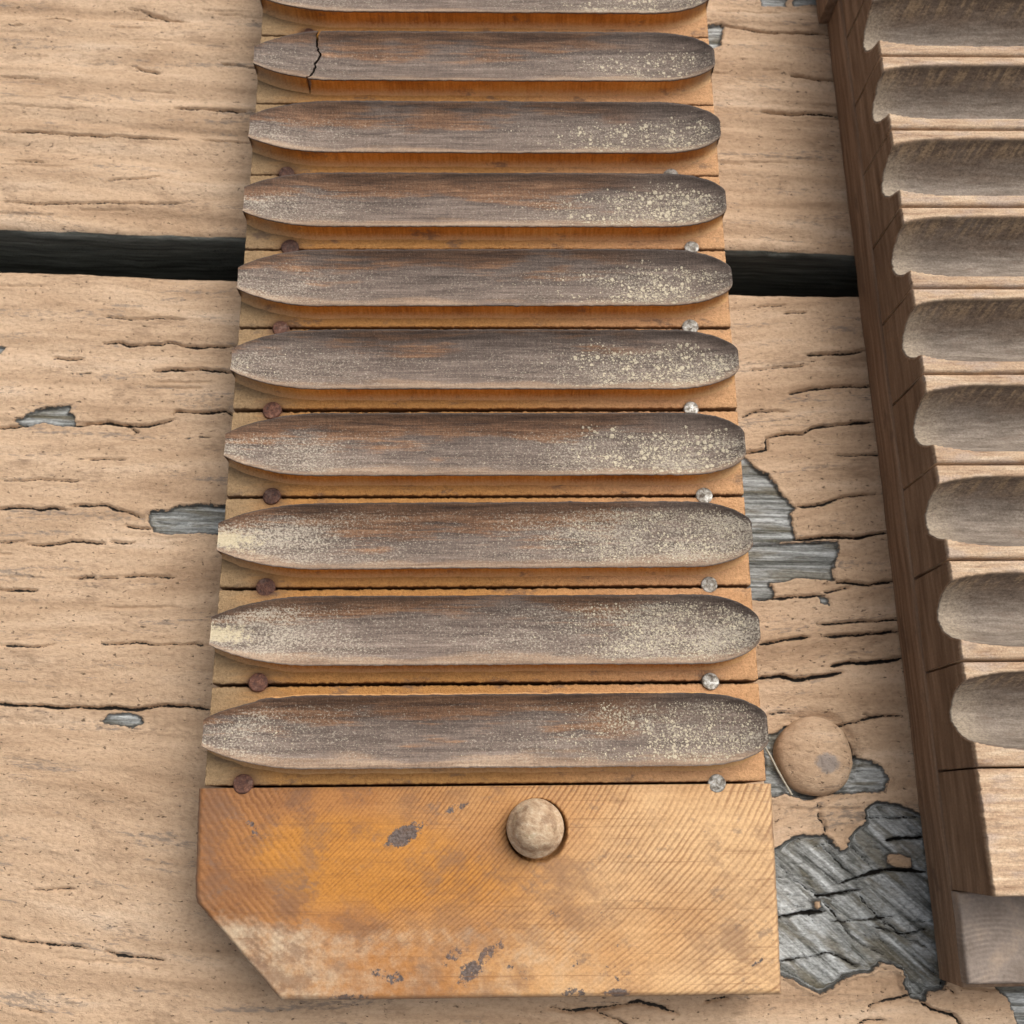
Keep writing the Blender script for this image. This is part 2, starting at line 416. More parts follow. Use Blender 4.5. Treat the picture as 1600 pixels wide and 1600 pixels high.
def mat_socket():
    """the mould half with hollows: pale lands, grey hollows"""
    k = NT('hollowed_mould_wood')
    P = k.pos()
    cav = k.attr('cav'); vv = k.attr('v'); land = k.attr('land')
    g = k.noise(k.pos(sc=(.10, 1.0, .25)), 1., 4, .62)
    f = k.noise(k.pos(sc=(1.1, 1.9, 1.4)), 1., 4, .7)
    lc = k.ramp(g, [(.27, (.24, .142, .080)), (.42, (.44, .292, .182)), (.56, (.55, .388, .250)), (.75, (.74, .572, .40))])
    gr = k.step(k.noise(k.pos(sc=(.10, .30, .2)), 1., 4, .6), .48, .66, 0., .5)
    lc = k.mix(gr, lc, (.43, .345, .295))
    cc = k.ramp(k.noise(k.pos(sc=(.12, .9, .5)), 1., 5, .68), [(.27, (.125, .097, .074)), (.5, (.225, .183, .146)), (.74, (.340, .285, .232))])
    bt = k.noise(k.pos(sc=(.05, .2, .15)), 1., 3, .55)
    up = k.step(k.math('ADD', vv, k.math('MULTIPLY', k.math('SUBTRACT', bt, .5), 1.2)), .15, .9, 0., .6)  # far wall of each hollow tinted darker brown, its shade painted in
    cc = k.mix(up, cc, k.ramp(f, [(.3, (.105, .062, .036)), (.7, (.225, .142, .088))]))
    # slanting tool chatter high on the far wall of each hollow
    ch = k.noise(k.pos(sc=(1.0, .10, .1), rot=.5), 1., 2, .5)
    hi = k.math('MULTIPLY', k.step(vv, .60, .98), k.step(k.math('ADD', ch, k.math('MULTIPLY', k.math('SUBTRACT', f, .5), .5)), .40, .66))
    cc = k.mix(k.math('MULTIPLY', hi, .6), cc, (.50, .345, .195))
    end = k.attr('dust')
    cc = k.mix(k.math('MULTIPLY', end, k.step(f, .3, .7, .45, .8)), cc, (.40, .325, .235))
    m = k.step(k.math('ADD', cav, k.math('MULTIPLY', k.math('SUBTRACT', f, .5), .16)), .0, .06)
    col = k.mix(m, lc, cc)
    ed = k.math('MULTIPLY', k.step(cav, -.01, .03), k.step(cav, .22, .05))
    col = k.mix(k.math('MULTIPLY', ed, k.step(g, .35, .6, .2, .75)), col, (.115, .080, .055))
    grit = k.noise(P, 2.3, 4, .75)
    col = k.mix(.7, col, k.ramp(grit, [(.3, (.55, .53, .51)), (.5, (.97, .97, .97)), (.7, (1.32, 1.32, 1.32))]), 'MULTIPLY')
    dr = k.step(k.noise(k.pos(sc=(.16, .5, .3)), 1., 5, .7), .54, .70, 0., .6)
    col = k.mix(dr, col, (.19, .135, .100))
    col = k.mix(.6, col, k.ramp(f, [(.27, (.55, .50, .45)), (.5, (.98, .98, .98)), (.73, (1.28, 1.28, 1.28))]), 'MULTIPLY')
    # the outer face is old, dark and handled
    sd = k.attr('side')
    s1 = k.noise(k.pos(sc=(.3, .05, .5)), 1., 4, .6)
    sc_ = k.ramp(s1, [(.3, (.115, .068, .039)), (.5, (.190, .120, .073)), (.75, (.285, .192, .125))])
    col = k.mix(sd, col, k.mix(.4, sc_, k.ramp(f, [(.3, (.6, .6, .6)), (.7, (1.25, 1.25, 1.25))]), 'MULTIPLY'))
    return k.done(col, .72, k.bump(k.math('ADD', k.math('MULTIPLY', g, .9), f), .16, .85), .3)

def mat_oldside(name='aged_base_wood'):
    k = NT(name)
    P = k.pos()
    s1 = k.noise(k.pos(sc=(.4, .035, .7)), 1., 4, .6)
    f = k.noise(P, 1.6, 4, .7)
    col = k.ramp(s1, [(.3, (.120, .070, .040)), (.5, (.205, .128, .078)), (.75, (.310, .208, .135))])
    col = k.mix(.45, col, k.ramp(f, [(.3, (.6, .6, .6)), (.7, (1.25, 1.25, 1.25))]), 'MULTIPLY')
    d = k.step(k.noise(k.pos(sc=(.15, .08, .2)), 1., 4, .65), .58, .7, 0., .5)
    col = k.mix(d, col, (.06, .042, .032))
    return k.done(col, .68, k.bump(k.math('ADD', s1, f), .14, .8), .35)

def mat_tab():
    k = NT('grey_tab_wood')
    P = k.pos()
    saw = k.attr('saw')
    f = k.noise(P, 1.4, 4, .7)
    b = k.noise(k.pos(sc=(.10, .12, .1)), 1., 4, .6)
    col = k.ramp(b, [(.3, (.185, .142, .112)), (.5, (.265, .215, .178)), (.7, (.40, .305, .225))])
    col = k.mix(.45, col, k.mix(k.step(saw, -.6, .8), (.72, .7, .68), (1.22, 1.2, 1.18)), 'MULTIPLY')
    col = k.mix(.55, col, k.ramp(f, [(.27, (.62, .6, .58)), (.73, (1.22, 1.22, 1.22))]), 'MULTIPLY')
    return k.done(col, .7, k.bump(f, .18, .8), .3)

def mat_simple(name, c, rough=.85, var=.3, scale=1.):
    k = NT(name)
    f = k.noise(k.pos(), scale, 4, .65)
    col = k.mix(1., c, k.ramp(f, [(.3, (1-var,)*3), (.7, (1+var,)*3)]), 'MULTIPLY')
    return k.done(col, rough, k.bump(f, .2, .6), .25)

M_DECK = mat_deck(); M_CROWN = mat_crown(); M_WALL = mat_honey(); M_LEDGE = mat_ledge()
M_END = mat_endboard(); M_DOWEL = mat_dowel(); M_STEEL = mat_steel(); M_RUST = mat_rust()
M_SOCK = mat_socket(); M_OLD = mat_oldside(); M_TAB = mat_tab()
M_SOIL = mat_simple('dark_soil', (.035, .028, .022), .95, .5, .02)
M_STRAW = mat_simple('dry_straw', (.36, .33, .26), .7, .2, 1.)

# ------------------------------------------------------------------ the deck: two painted planks with cracks and peeled patches
DECK_RZ = math.atan(-0.0315)
CRACKS = [
 (0.5, "-48,197.5 -41.6,195.8 -36.6,194.3 -32.5,193.4"),
 (0.4, "-70.3,193 -65.9,193.2 -62.6,192.2"),
 (0.5, "-76.4,156.1 -66.3,156.3 -56.1,155.6 -45.9,155.6 -35.7,155.3 -28.9,155.4"),
 (0.4, "-23,155.4 -10.2,155"),
 (0.4, "-79.4,173.7 -69,173.4"),
 (0.7, "-31.7,164.7 -23.1,164.6 -17.2,164.6 -11.4,164"),
 (0.4, "-44.6,178.5 -41,177.2 -36.5,176.1"),
 (0.6, "-20.5,180 -10.8,179.1"),
 (0.3, "-71.6,147.4 -63.2,147.3"),
 (0.35, "-72.9,134.8 -63,134.7 -48.1,135.2 -36.6,135.4 -23.3,135.9"),
 (0.3, "-46.5,141.2 -44.9,142.2 -35.8,142.9 -31.8,143.9"),
 (0.9, "116.5,198.1 123.6,196.8 129.8,195.7 138.8,196.1 147.7,196"),
 (1, "135.3,182.1 141.4,181.2 148.4,180.7"),
 (0.9, "126.8,169.9 135.4,169 139.3,169.6 148.5,169.1"),
 (0.3, "114,152.8 122.6,152.7"),
 (0.3, "-42,102.7 -33.9,102.2 -27.6,102.8 -20.4,102.6"),
 (0.6, "-40.9,95.1 -36.6,96 -33.8,95 -29.9,95.5 -26.4,95.4 -24.9,96.3 -21.5,95.5 -17.1,95 -14,95.4 -7.3,95.6"),
 (0.45, "-53,91.1 -49,90.7 -45.1,91.2"),
 (0.7, "-27.4,88.3 -21.2,88.8 -14.9,89.2 -10.9,88.9 -7.7,88.2"),
 (0.6, "-64,72.3 -58.7,72.5 -56.5,73.5"),
 (0.7, "-45.3,73.2 -41.1,74 -37.3,74.6 -33.4,74.2 -29.5,73.7 -25.7,74.3 -20.9,75.8"),
 (0.4, "-33.4,74.2 -31.3,73.3 -29.3,72"),
 (0.8, "-21.7,76.9 -20.7,77.9 -16.8,77.9 -12.1,77.7 -9,78.3 -5.8,77"),
 (0.6, "-60.6,51.9 -51.6,52.5 -50.1,51.9 -47.1,52.3 -42.6,52.4"),
 (0.5, "-43.5,53.2 -39.7,53.3 -34.4,53.4 -32,52.4 -29,52 -25.5,50.8"),
 (0.6, "-29.3,48.8 -27,48.4 -23.2,48.1"),
 (0.25, "-57.7,43.7 -51.9,44.3"),
 (0.5, "-51.7,43.5 -47.3,43.5 -44.3,43.7 -41.4,44.4 -36.9,44.3 -33.1,43.9"),
 (0.35, "-32.8,44.5 -29.5,44.3 -26.2,44.5"),
 (0.5, "-57.4,32.7 -51.4,32.4 -47.1,32.7"),
 (0.35, "-38.7,35.8 -34.3,36.2"),
 (0.4, "-33.5,35.8 -29.1,35.9"),
 (0.35, "-29.2,36.5 -22.5,36.7 -15.8,36.5"),
 (0.35, "-53.7,19.6 -46.5,19.6 -41.5,20.1"),
 (0.45, "-31.4,20.8 -26.3,20.7 -22,21.1 -19.1,20.9 -16.2,20.7 -10.4,21.1 -6,21"),
 (0.9, "-53,6.6 -45.8,6.4 -40.8,6.3 -37.2,6.2 -34.4,6.4 -30.1,6.3 -25.9,6.5 -21.6,6.2 -17.4,6.9 -14.5,7.1 -8.8,7.1 -4.5,6.5"),
 (0.45, "-44.9,-41.4 -39.4,-42.3 -32.6,-42.9 -27.2,-43.2 -23.8,-43.6"),
 (0.45, "-21.8,-43.9 -19,-44.6 -13.6,-45 -8.2,-45.4"),
 (0.3, "-38.3,-32.2 -32.9,-32 -28.9,-31.7"),
 (0.3, "-37.3,-55.3 -32,-55.7"),
 (0.3, "-60.3,59.1 -52.7,59.4 -40.6,59.6"),
 (0.3, "-41.4,64.8 -30.7,65.1"),
 (0.7, "134.6,97.7 141.1,98.2 146,98.7 150.6,99.8"),
 (0.35, "119.9,92.9 124.8,93.7 131.2,94.4 135.3,95.3"),
 (0.6, "129.2,86.8 135.7,88.5 140.5,89.3 146.9,89.4 151.1,89.8"),
 (0.35, "117.8,80.5 121.8,82.1 129,82.5"),
 (0.8, "123.4,74.9 126.3,75.9 132.6,76.7 135,78.1 139.8,78.9 144.6,79.7 151.3,80.3"),
 (0.5, "123.6,75.1 123.1,72.4"),
 (0.6, "117.4,71 123.7,72.1"),
 (0.6, "129.2,57.9 133.8,58.1 138.5,59.3 141.7,60.7 149.4,61.4"),
 (1.1, "128.7,49.4 136.4,50.5 144,50.7 151.7,52"),
 (0.3, "139.3,70.8 151.8,71.6"),
 (0.3, "122.4,110.5 130.6,111.5"),
 (0.3, "128.8,108.9 135.4,109.8"),
 (0.8, "137.9,39.4 143.1,39.2 146.2,39.3 152.2,40.1"),
 (0.7, "118.1,34.9 127.9,35.6 135.4,36.3"),
 (0.4, "134.7,37 141.6,38.2"),
 (0.6, "132.8,29.4 139.5,29.7 145.5,30.5 153,31"),
 (0.8, "134.8,26.6 142.2,27.1 152.4,28.4"),
 (0.8, "119.2,24.4 124.4,25.2 131.1,26.4"),
 (1.2, "135.5,19.9 140.3,20.6 146.2,21 152.6,21.9"),
 (1.1, "117.8,16.5 123.9,17.2 127.6,16.5 134.2,17.6 138.2,18.3"),
 (0.3, "119.9,8.4 126.4,9.1"),
 (0.5, "127,6.7 132,6.5 134.9,6.2 140.8,7.3 143.7,8.2 147.4,8.9 151.8,9"),
 (0.3, "142.4,9.2 143.7,8.2"),
 (0.8, "135.6,6.5 137.4,4.4 138.9,2.1 139.8,-1.4"),
 (0.6, "130.9,-10.5 131.2,-13.9 132.4,-15.9 131.6,-17.6"),
 (0.7, "71.6,-52.8 74.9,-53.2 81.6,-52.9 85.6,-52.1 90.9,-51.3 96.2,-52.4 98.9,-53.4"),
 (0.6, "81.6,-53.1 85.5,-54.6 88.2,-55.7"),
 (0.6, "138.3,-52.6 139.1,-51.3 141.1,-50.6 144.6,-49.5 147.3,-49"),
 (0.5, "136.1,-54.7 138.6,-53.7 142.2,-53.8"),
 (0.9, "149.6,-50.1 152.4,-51.8 156.4,-52.5 157.9,-54.3"),
 (0.4, "104.3,-50.9 109.7,-49.9"),
 (0.4, "154.3,-46.2 156.2,-47.4 157.1,-48.6"),
 (1.2, "129,-29.8 133.9,-29.2 139.5,-28.2"),
 (1.5, "135.1,-27.3 139.7,-25.6 144,-24.3 148.2,-23.8 153.7,-24.2"),
 (1.2, "145.6,-18 150.1,-17.5 154.4,-17"),
 (1.3, "120.5,-34.6 124.7,-33.4 130.9,-32.9"),
 (0.5, "121.1,-22.7 124.4,-26.6 130.4,-29.9"),
 (0.5, "131.7,-19.9 135.7,-23.7 138.9,-26.6"),
 (0.5, "130.4,-29.9 133.6,-34.1 137.3,-38.5 142.6,-40.9"),
 (0.5, "138.1,-28.2 141.9,-33.3 147,-37 152.9,-39.6"),
 (0.6, "120.1,-43.2 126.2,-42.2 131.7,-41.1 137.6,-43.7"),
 (0.5, "139.2,-13.4 146.3,-13.5 153.4,-12.8"),
 (0.5, "132.1,-34.8 139,-34.6 146,-33.4"),
 (0.7, "141.6,-35.8 147,-37.2 152.6,-36.2"),
]
PEELS = [
 (0, "-24.2,50.2 -23.6,52.3 -19.7,52.9 -17.4,53.9 -12.6,54.3 -5.8,54 -5.1,47.3 -13.3,47.2 -19,46.9 -22.3,47.3"),
 (0, "-59.7,74.1 -56.2,76.4 -53.3,77.8 -46.1,78.7 -46.6,76.7 -44.9,75.7 -44.6,73.2 -48.8,73.4 -52,74 -56.4,72.9"),
 (0, "-29,3.5 -27.1,5.2 -22.9,5.6 -19.7,4.7 -19.3,3.2 -21.7,2 -24.7,2.7 -27.5,3"),
 (0, "-69.2,93.9 -64.5,93.9 -65.3,91.9 -68.7,90.5"),
 (0, "115.9,71.4 117.4,70.6 121.1,66.3 123.4,65.9 126.3,61.1 129.6,57.2 128,55.5 129.5,49.7 119.5,47.9 113.4,47.7"),
 (0, "114.9,47.7 129.4,48.9 139.3,49.5 138.9,45.6 137.3,42 137.9,39.7 131.9,40.3 128.1,39.9 122.8,38.7 123.4,35.6 118.9,34.9 114.4,34.2"),
 (0, "133.9,36.2 136.2,35.8 136.3,34 134.3,34.4"),
 (0, "119.6,3.7 122.1,4.5 124.1,5.9 133.5,6.9 139,2.8 140.2,-0.7 143.3,-0.8 145.4,-2.6 146.7,-4.7 145.7,-7.7 139.6,-8.3 133.9,-8.4 128.2,-9.9 123.3,-8.7 119,-10.1"),
 (1, "119.8,-20.8 122.7,-19.1 124.9,-17.8 127.7,-17 131.9,-17.3 135.2,-20.4 136.6,-19.8 138,-16.4 141.3,-14.3 141.1,-11.2 143.7,-9.8 148,-10.1 154.8,-12.7 155.7,-45.6 154.9,-47.4 151.4,-48.1 150.6,-50.3 147.9,-49.6 146.8,-47.6 146.4,-43.9 142.4,-42.7 139.6,-44.7 134.1,-45.4 132.6,-47.3 128.5,-48.9 126.5,-48 122.6,-46.2 118.6,-45.1"),
 (2, "128,-30.8 130,-30.2 130.1,-31.7 129,-32.5"),
 (2, "145.1,-21 147.7,-20.7 150.5,-21.7 150.1,-23.5 146.8,-23.6 144.9,-23.1"),
 (0, "163.9,-45.4 168.2,-49 169.6,-54.4 175.7,-58.5 182.9,-45"),
 (0, "111.1,197.2 117.8,198.1 116.1,190.5 113.6,189.6 110.9,190.7"),
 (0, "127.8,209.9 136.3,210.3 135.7,204.9 128.5,205.1"),
 (0, "137.4,210.3 147.2,210.7 146.8,206.2 137.9,205.4"),
]

def pts(s): return np.array([[float(a) for a in q.split(',')] for q in s.split()])

def seg_dist(X, Y, L):
    """distance to a polyline and position along it (0..1)"""
    best = np.full(X.shape, 1e9); tt = np.zeros(X.shape)
    ln = np.r_[0, np.cumsum(np.hypot(*(L[1:]-L[:-1]).T))]
    for i in range(len(L)-1):
        a, b = L[i], L[i+1]; d = b-a; q = max(d@d, 1e-9)
        t = np.clip(((X-a[0])*d[0]+(Y-a[1])*d[1])/q, 0, 1)
        r = np.hypot(X-a[0]-t*d[0], Y-a[1]-t*d[1])
        m = r < best
        best = np.where(m, r, best); tt = np.where(m, (ln[i]+t*(ln[i+1]-ln[i]))/ln[-1], tt)
    return best, tt

def poly_sd(X, Y, L):
    """signed distance to a closed polygon, negative inside"""
    d, _ = seg_dist(X, Y, np.vstack([L, L[:1]]))
    ins = np.zeros(X.shape, bool)
    for a, b in zip(L, np.roll(L, -1, 0)):
        c = ((a[1] > Y) != (b[1] > Y)) & (X < (b[0]-a[0])*(Y-a[1])/((b[1]-a[1]) or 1e-9)+a[0])
        ins ^= c
    return np.where(ins, -d, d)

BOLT = (130.6, -0.3)                     # deck-local position of the painted bolt head
def build_plank(y0, y1, vy0, vy1, front_bare, seed, ridge):
    """top surface from y0 to y1 (finely divided between vy0 and vy1), rounded edges, side faces down to -38"""
    xs = np.r_[np.linspace(-175, -84, 24)[:-1], np.arange(-84, 214, .46), np.linspace(214, 300, 22)]
    ya = np.linspace(y0, vy0, max(2, int((vy0-y0)/3)))[:-1] if vy0 > y0+1 else np.zeros(0)
    yb = np.linspace(vy1, y1, max(2, int((y1-vy1)/3)))[1:] if vy1 < y1-1 else np.zeros(0)
    ys = np.r_[ya, np.arange(max(vy0, y0), min(vy1, y1), .3), [min(vy1, y1)], yb]
    X, Y = np.meshgrid(xs, ys)
    G = Y + 2.2*pn(X*.011, Y*.018, seed+1) + .8*pn(X*.03, Y*.05, seed+2)
    if y0 < 0: G = G + .12*(X+10)*sstep(35, -30, Y)*sstep(60, -20, X) - .07*(X-115)*sstep(105, 140, X)
    else: G = G + .035*(X-20)
    Z = ridge*.8*fbm(X*.010, G*.13, seed, 2, .45)
    gr = pn(X*.013, G*.30, seed+4)
    Z += ridge*.5*gr*gr - ridge*.2
    Z += .12*fbm(X*.09, G*.42, seed+11, 2, .5) + .06*fbm(X*.6, Y*1.0, seed+21, 2, .65)
    Z -= .45*ridge*sstep(.1, .9, pn(X*.015, G*.24, seed+8))
    # wiggle so that hand-laid lines do not look straight
    wx = X + .5*pn(X*.5, Y*.5, seed+31) + .25*pn(X*1.6, Y*1.6, seed+32)
    wy = Y + .30*pn(X*.25, Y*.2, seed+33) + .20*pn(X*1.3, Y*1.1, seed+34)
    peel = np.full(X.shape, 50.); diag = np.zeros(X.shape); crack = np.full(X.shape, -5.)
    isl = np.full(X.shape, 50.)
    for kind, s in PEELS:
        L = pts(s); lo = L.min(0)-6; hi = L.max(0)+6
        if hi[1] < y0 or lo[1] > y1: continue
        r = np.where((ys > lo[1]) & (ys < hi[1]))[0]; c = np.where((xs > lo[0]) & (xs < hi[0]))[0]
        if not len(r) or not len(c): continue
        sl = np.s_[r[0]:r[-1]+1, c[0]:c[-1]+1]
        d = poly_sd(wx[sl], wy[sl], L)
        if kind == 2: isl[sl] = np.minimum(isl[sl], d)
        else:
            peel[sl] = np.minimum(peel[sl], d)
            if kind == 1: diag[sl] = np.maximum(diag[sl], sstep(3, -1, d))
    peel = np.maximum(peel, -isl)
    # small random flakes missing along the grain
    fl = fbm(X*.055, G*.36, seed+41, 3, .6)
    peel = np.minimum(peel, (1.30-fl)*3.)
    inside = sstep(.18, -.18, peel)
    gx = np.where(diag > .5, X*.77+Y*.64, X); gy = np.where(diag > .5, -X*.64+Y*.77, Y)
    wood = .30*np.abs(fbm(gx*.05, gy*.42, seed+51, 3, .6)) + .12*fbm(gx*.12, gy*1.3, seed+55, 2, .6)
    Z = Z*(1-.6*inside) + inside*(-1.05 - 1.0*wood + .25)
    Z += .42*np.exp(-((peel-.35)/.5)**2)*(1-inside)*np.clip(.55+1.1*pn(X*.2, Y*.2, seed+61), 0, 1.2)   # lifted film edge
    rs = np.random.RandomState(seed*13+5)
    hair = []
    for q in range(46):                      # hairline checks that follow the grain
        x = rs.uniform(-84, 205); y = rs.uniform(max(vy0, y0), min(vy1, y1)); ln = rs.uniform(4, 26)
        n = max(3, int(ln/3)); sl_ = rs.uniform(-.05, .03)
        xx = x+np.linspace(0, ln, n); yy = y+sl_*(xx-x)+np.cumsum(rs.uniform(-.22, .22, n))
        hair.append((-rs.uniform(.05, .22), np.stack([xx, yy], 1)))
    if y0 < 0:
        for q in range(34):                  # checks in the bare wood by the knot
            x = rs.uniform(116, 150); y = rs.uniform(-52, -14); ln = rs.uniform(3, 11); an = -.70+rs.uniform(-.10, .10) if q % 3 else rs.uniform(-.1, .25)
            n = 5; tt_ = np.linspace(0, ln, n); jj = np.cumsum(rs.uniform(-.3, .3, n))
            hair.append((rs.uniform(.04, .149), np.stack([x+tt_*math.cos(an)-jj*math.sin(an), y+tt_*math.sin(an)+jj*math.cos(an)], 1)))
    for w, L in [(w, pts(s)) for w, s in CRACKS] + hair:
        lo = L.min(0)-4; hi = L.max(0)+4
        r = np.where((ys > lo[1]) & (ys < hi[1]))[0]; c = np.where((xs > lo[0]) & (xs < hi[0]))[0]
        if not len(r) or not len(c): continue
        sl = np.s_[r[0]:r[-1]+1, c[0]:c[-1]+1]
        d, t = seg_dist(wx[sl], wy[sl], L)
        tp = np.clip(np.minimum(t, 1-t)*9, 0, 1)**.7
        hl = w < 0; w = abs(w)
        dg = diag[sl].mean() > .45
        ww = (.07+.27*w)*(.30+.70*tp)*(.72 if dg and not hl else 1.)*(1+.65*pn(X[sl]*.22, Y[sl]*.15, seed+71))
        if len(L) == 5 and w < .15 and not hl: tp = tp*(diag[sl] > .6); ww = np.where(diag[sl] > .6, ww, -1.)
        crack[sl] = np.maximum(crack[sl], ww-d-(.30 if hl else .0))
        dd = min(2.2, .35+1.7*w)
        Z[sl] -= dd*sstep(ww+.30, ww*.3-.05, d)*(.3+.7*tp)
        Z[sl] += .06*np.exp(-((d-ww-.5)/.5)**2)*tp*min(1, .4+w)
    # hollow round the bolt head
    db = np.hypot(X-BOLT[0], Y-BOLT[1])
    Z -= 1.2*sstep(11.2, 9.0, db)
    # rounded, slightly wandering long edges
    wob0 = .7*fbm(X*.02, X*0, seed+81, 5, .6); wob1 = .7*fbm(X*.02, X*0, seed+82, 5, .6)
    rr = 3.2
    e0 = np.clip((Y-y0)/rr, 0, 1); e1 = np.clip((y1-Y)/rr, 0, 1)
    Z -= rr*(1-np.sqrt(np.clip(1-(1-e0)**2, 0, 1))) + rr*(1-np.sqrt(np.clip(1-(1-e1)**2, 0, 1)))
    Yw = Y + wob0*np.clip(1-(Y-y0)/8, 0, 1) + wob1*np.clip(1-(y1-Y)/8, 0, 1)
    # side faces
    side_top = sstep(.5, .05, e0)*front_bare
    nside = 26
    zs = np.linspace(0, 1, nside+1)[1:]**1.3
    def skirt(row, sgn):
        out = []
        for q in zs:
            z = Z[row]*(1-q) - 38*q
            yy = Yw[row] + sgn*(.35*fbm(xs*.03, np.full_like(xs, q*14), seed+91, 3, .6)*min(1, q*8))
            out.append(np.stack([xs, yy, z], 1))
        return out
    f_rows = skirt(0, 1)[::-1]; b_rows = skirt(-1, 1)
    V = np.concatenate([np.array(f_rows), np.stack([X, Yw, Z], 2), np.array(b_rows)], 0)
    nr, nc = V.shape[:2]
    def pad(a, val): return np.concatenate([np.full((nside, nc), val), a, np.full((nside, nc), val)], 0)
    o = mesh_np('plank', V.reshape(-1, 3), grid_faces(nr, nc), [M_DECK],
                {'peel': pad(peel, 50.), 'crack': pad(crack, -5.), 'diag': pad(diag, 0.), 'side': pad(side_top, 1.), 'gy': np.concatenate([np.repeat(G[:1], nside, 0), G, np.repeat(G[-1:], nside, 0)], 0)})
    return o, (xs, ys, Z)

deck = empty('deck', (0, 0, 0), DECK_RZ, kind='structure', label='tan painted weathered wooden deck with cracked and peeling planks')
pl1, H1 = build_plank(-110., 115.3, -66., 115.6, 0., 3, .45)
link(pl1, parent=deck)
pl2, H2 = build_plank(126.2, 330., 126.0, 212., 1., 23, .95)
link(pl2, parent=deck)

# painted bolt head sunk in the near plank
def lathe(name, prof, mats, nseg=48, jit=0., seed=0, attrs=None):
    a = np.linspace(0, 2*math.pi, nseg, endpoint=False)
    V = []
    for i, (r, z) in enumerate(prof):
        rj = r*(1+jit*pn(np.cos(a)*1.3+i*.12, np.sin(a)*1.3, seed))
        V.append(np.stack([rj*np.cos(a), rj*np.sin(a), np.full(nseg, z) + jit*2.*r*.3*pn(np.cos(a)*r*.5, np.sin(a)*r*.5, seed+2)], 1))
    V = np.concatenate(V); n = len(prof)
    F = []
    for i in range(n-1):
        for j in range(nseg):
            k2 = (j+1) % nseg
            F.append((i*nseg+j, i*nseg+k2, (i+1)*nseg+k2, (i+1)*nseg+j))
    me_o = mesh_np(name, V, F, mats, attrs)
    return me_o
prof = [(9.1, -3.0), (9.15, -.8), (9.05, .1), (8.8, .8), (8.3, 1.5), (7.6, 2.1), (6.7, 2.6), (5.6, 3.05), (4.4, 3.4), (3.2, 3.65), (2.0, 3.8), (1.0, 3.86), (.05, 3.88)]
bolt = lathe('bolt_head', prof, [M_DECK], 72, .05, 5)
_co = np.array([v.co[:] for v in bolt.data.vertices])/MM
_dz = .30*fbm(_co[:, 0]*.30, _co[:, 1]*.42, 71, 4, .65)
for v, z in zip(bolt.data.vertices, _dz): v.co.z += z*MM
_n = len(_co)
for an, av in (('peel', np.full(_n, 50.)), ('smudge', np.clip(1.5-np.hypot((_co[:, 0]-2.0)/3.0, (_co[:, 1]+1.8)/2.3), 0, 1)), ('crack', np.full(_n, -5.)), ('diag', np.zeros(_n)), ('side', np.zeros(_n)), ('gy', _co[:, 1])):
    bolt.data.attributes.new(an, 'FLOAT', 'POINT').data.foreach_set('value', av.astype(np.float32))
bolt.scale = (.95, .95, 1.)
bolt.location = (BOLT[0]*MM, BOLT[1]*MM, -.0004)
link(bolt, parent=deck)

gv = np.array([[-900, -900, -260], [900, -900, -260], [900, 900, -260], [-900, 900, -260]], float)
link(mesh_np('ground', gv, [(0, 1, 2, 3)], [M_SOIL], smooth=False), kind='structure', label='dark bare soil in the shade under the deck')

# ------------------------------------------------------------------ mould half with the raised forms
W = 115.0; PITCH = 20.665; ZB = 16.0; ZR = 20.7; HALF = 7.35
mould = empty('cigar_mold', (0, 0, 0), label='honey wood cigar mold half with raised grey cigar-shaped forms and nails', cat='cigar mold', group='two halves of a wooden cigar mold')

def outline(x, k):
    """half width of a form at distance x from its left end"""
    rs = np.random.RandomState(100+k)
    lt = 22+rs.uniform(-2.5, 2.5); lw = 2.7+rs.uniform(-.3, .6)
    rt = 15.0+rs.uniform(-2, 2); rw = 2.2+rs.uniform(-.4, .4)
    a = np.clip(x/lt, 0, 1); b = np.clip((W-x)/rt, 0, 1)
    l = lw+(HALF-lw)*np.clip(1-(1-a)**2.15, 0, 1)**.92
    r = rw+(HALF-rw)*np.clip(1-(1-b)**2.1, 0, 1)**.62
    return np.minimum(l, r)

DUST = {0: (.95, .60, .95, .30), 1: (.88, .80, .80, .95), 2: (.85, .85, .75, 1.0), 3: (.92, .70, .75, .25), 4: (.85, .62, .75, .35),
        5: (.80, .58, .55, .25), 6: (.85, .60, .55, .2), 7: (.75, .50, .25, 0.), 8: (.50, .42, .10, 0.), 9: (.7, .6, .55, .4)}

def crown_fields(X, Vv, k):
    u = X/W
    blobA, fineA, leftA, crustA = DUST.get(k, (.6, .5, .4, .2))
    n = fbm(X*.07, Vv*1.2+k*7, 300+k, 2)
    band = sstep(.85, .25, Vv+.25*n)*sstep(-1.02, -.80, Vv)
    if k <= 2: band = sstep(1.0, .6, Vv)*sstep(-1.02, -.72, Vv)
    rgt = sstep(.52, .90, u)*sstep(1.0, .955, u)
    lft = sstep(.30, .06, u)*leftA
    blob = np.clip(blobA*rgt*band*(1+.35*n) + .42*lft*band + .16*sstep(.25, .5, u)*band*(blobA-.2), 0, 1)
    blob2 = np.clip(blob*1.1+.18*fineA*band*sstep(.2, .6, u), 0, 1.1)
    if k <= 2: blob = blob*.35
    fine = np.clip(fineA*(.35+.65*np.maximum(sstep(.3, .95, u), sstep(.45, .0, u)))*band*(1+.4*n)*1.15, 0, 1.1)
    crust = crustA*sstep(.17, -.02, u)*sstep(1.1, 0., np.abs(Vv+.15))*1.0
    return u, blob, blob2, fine, crust

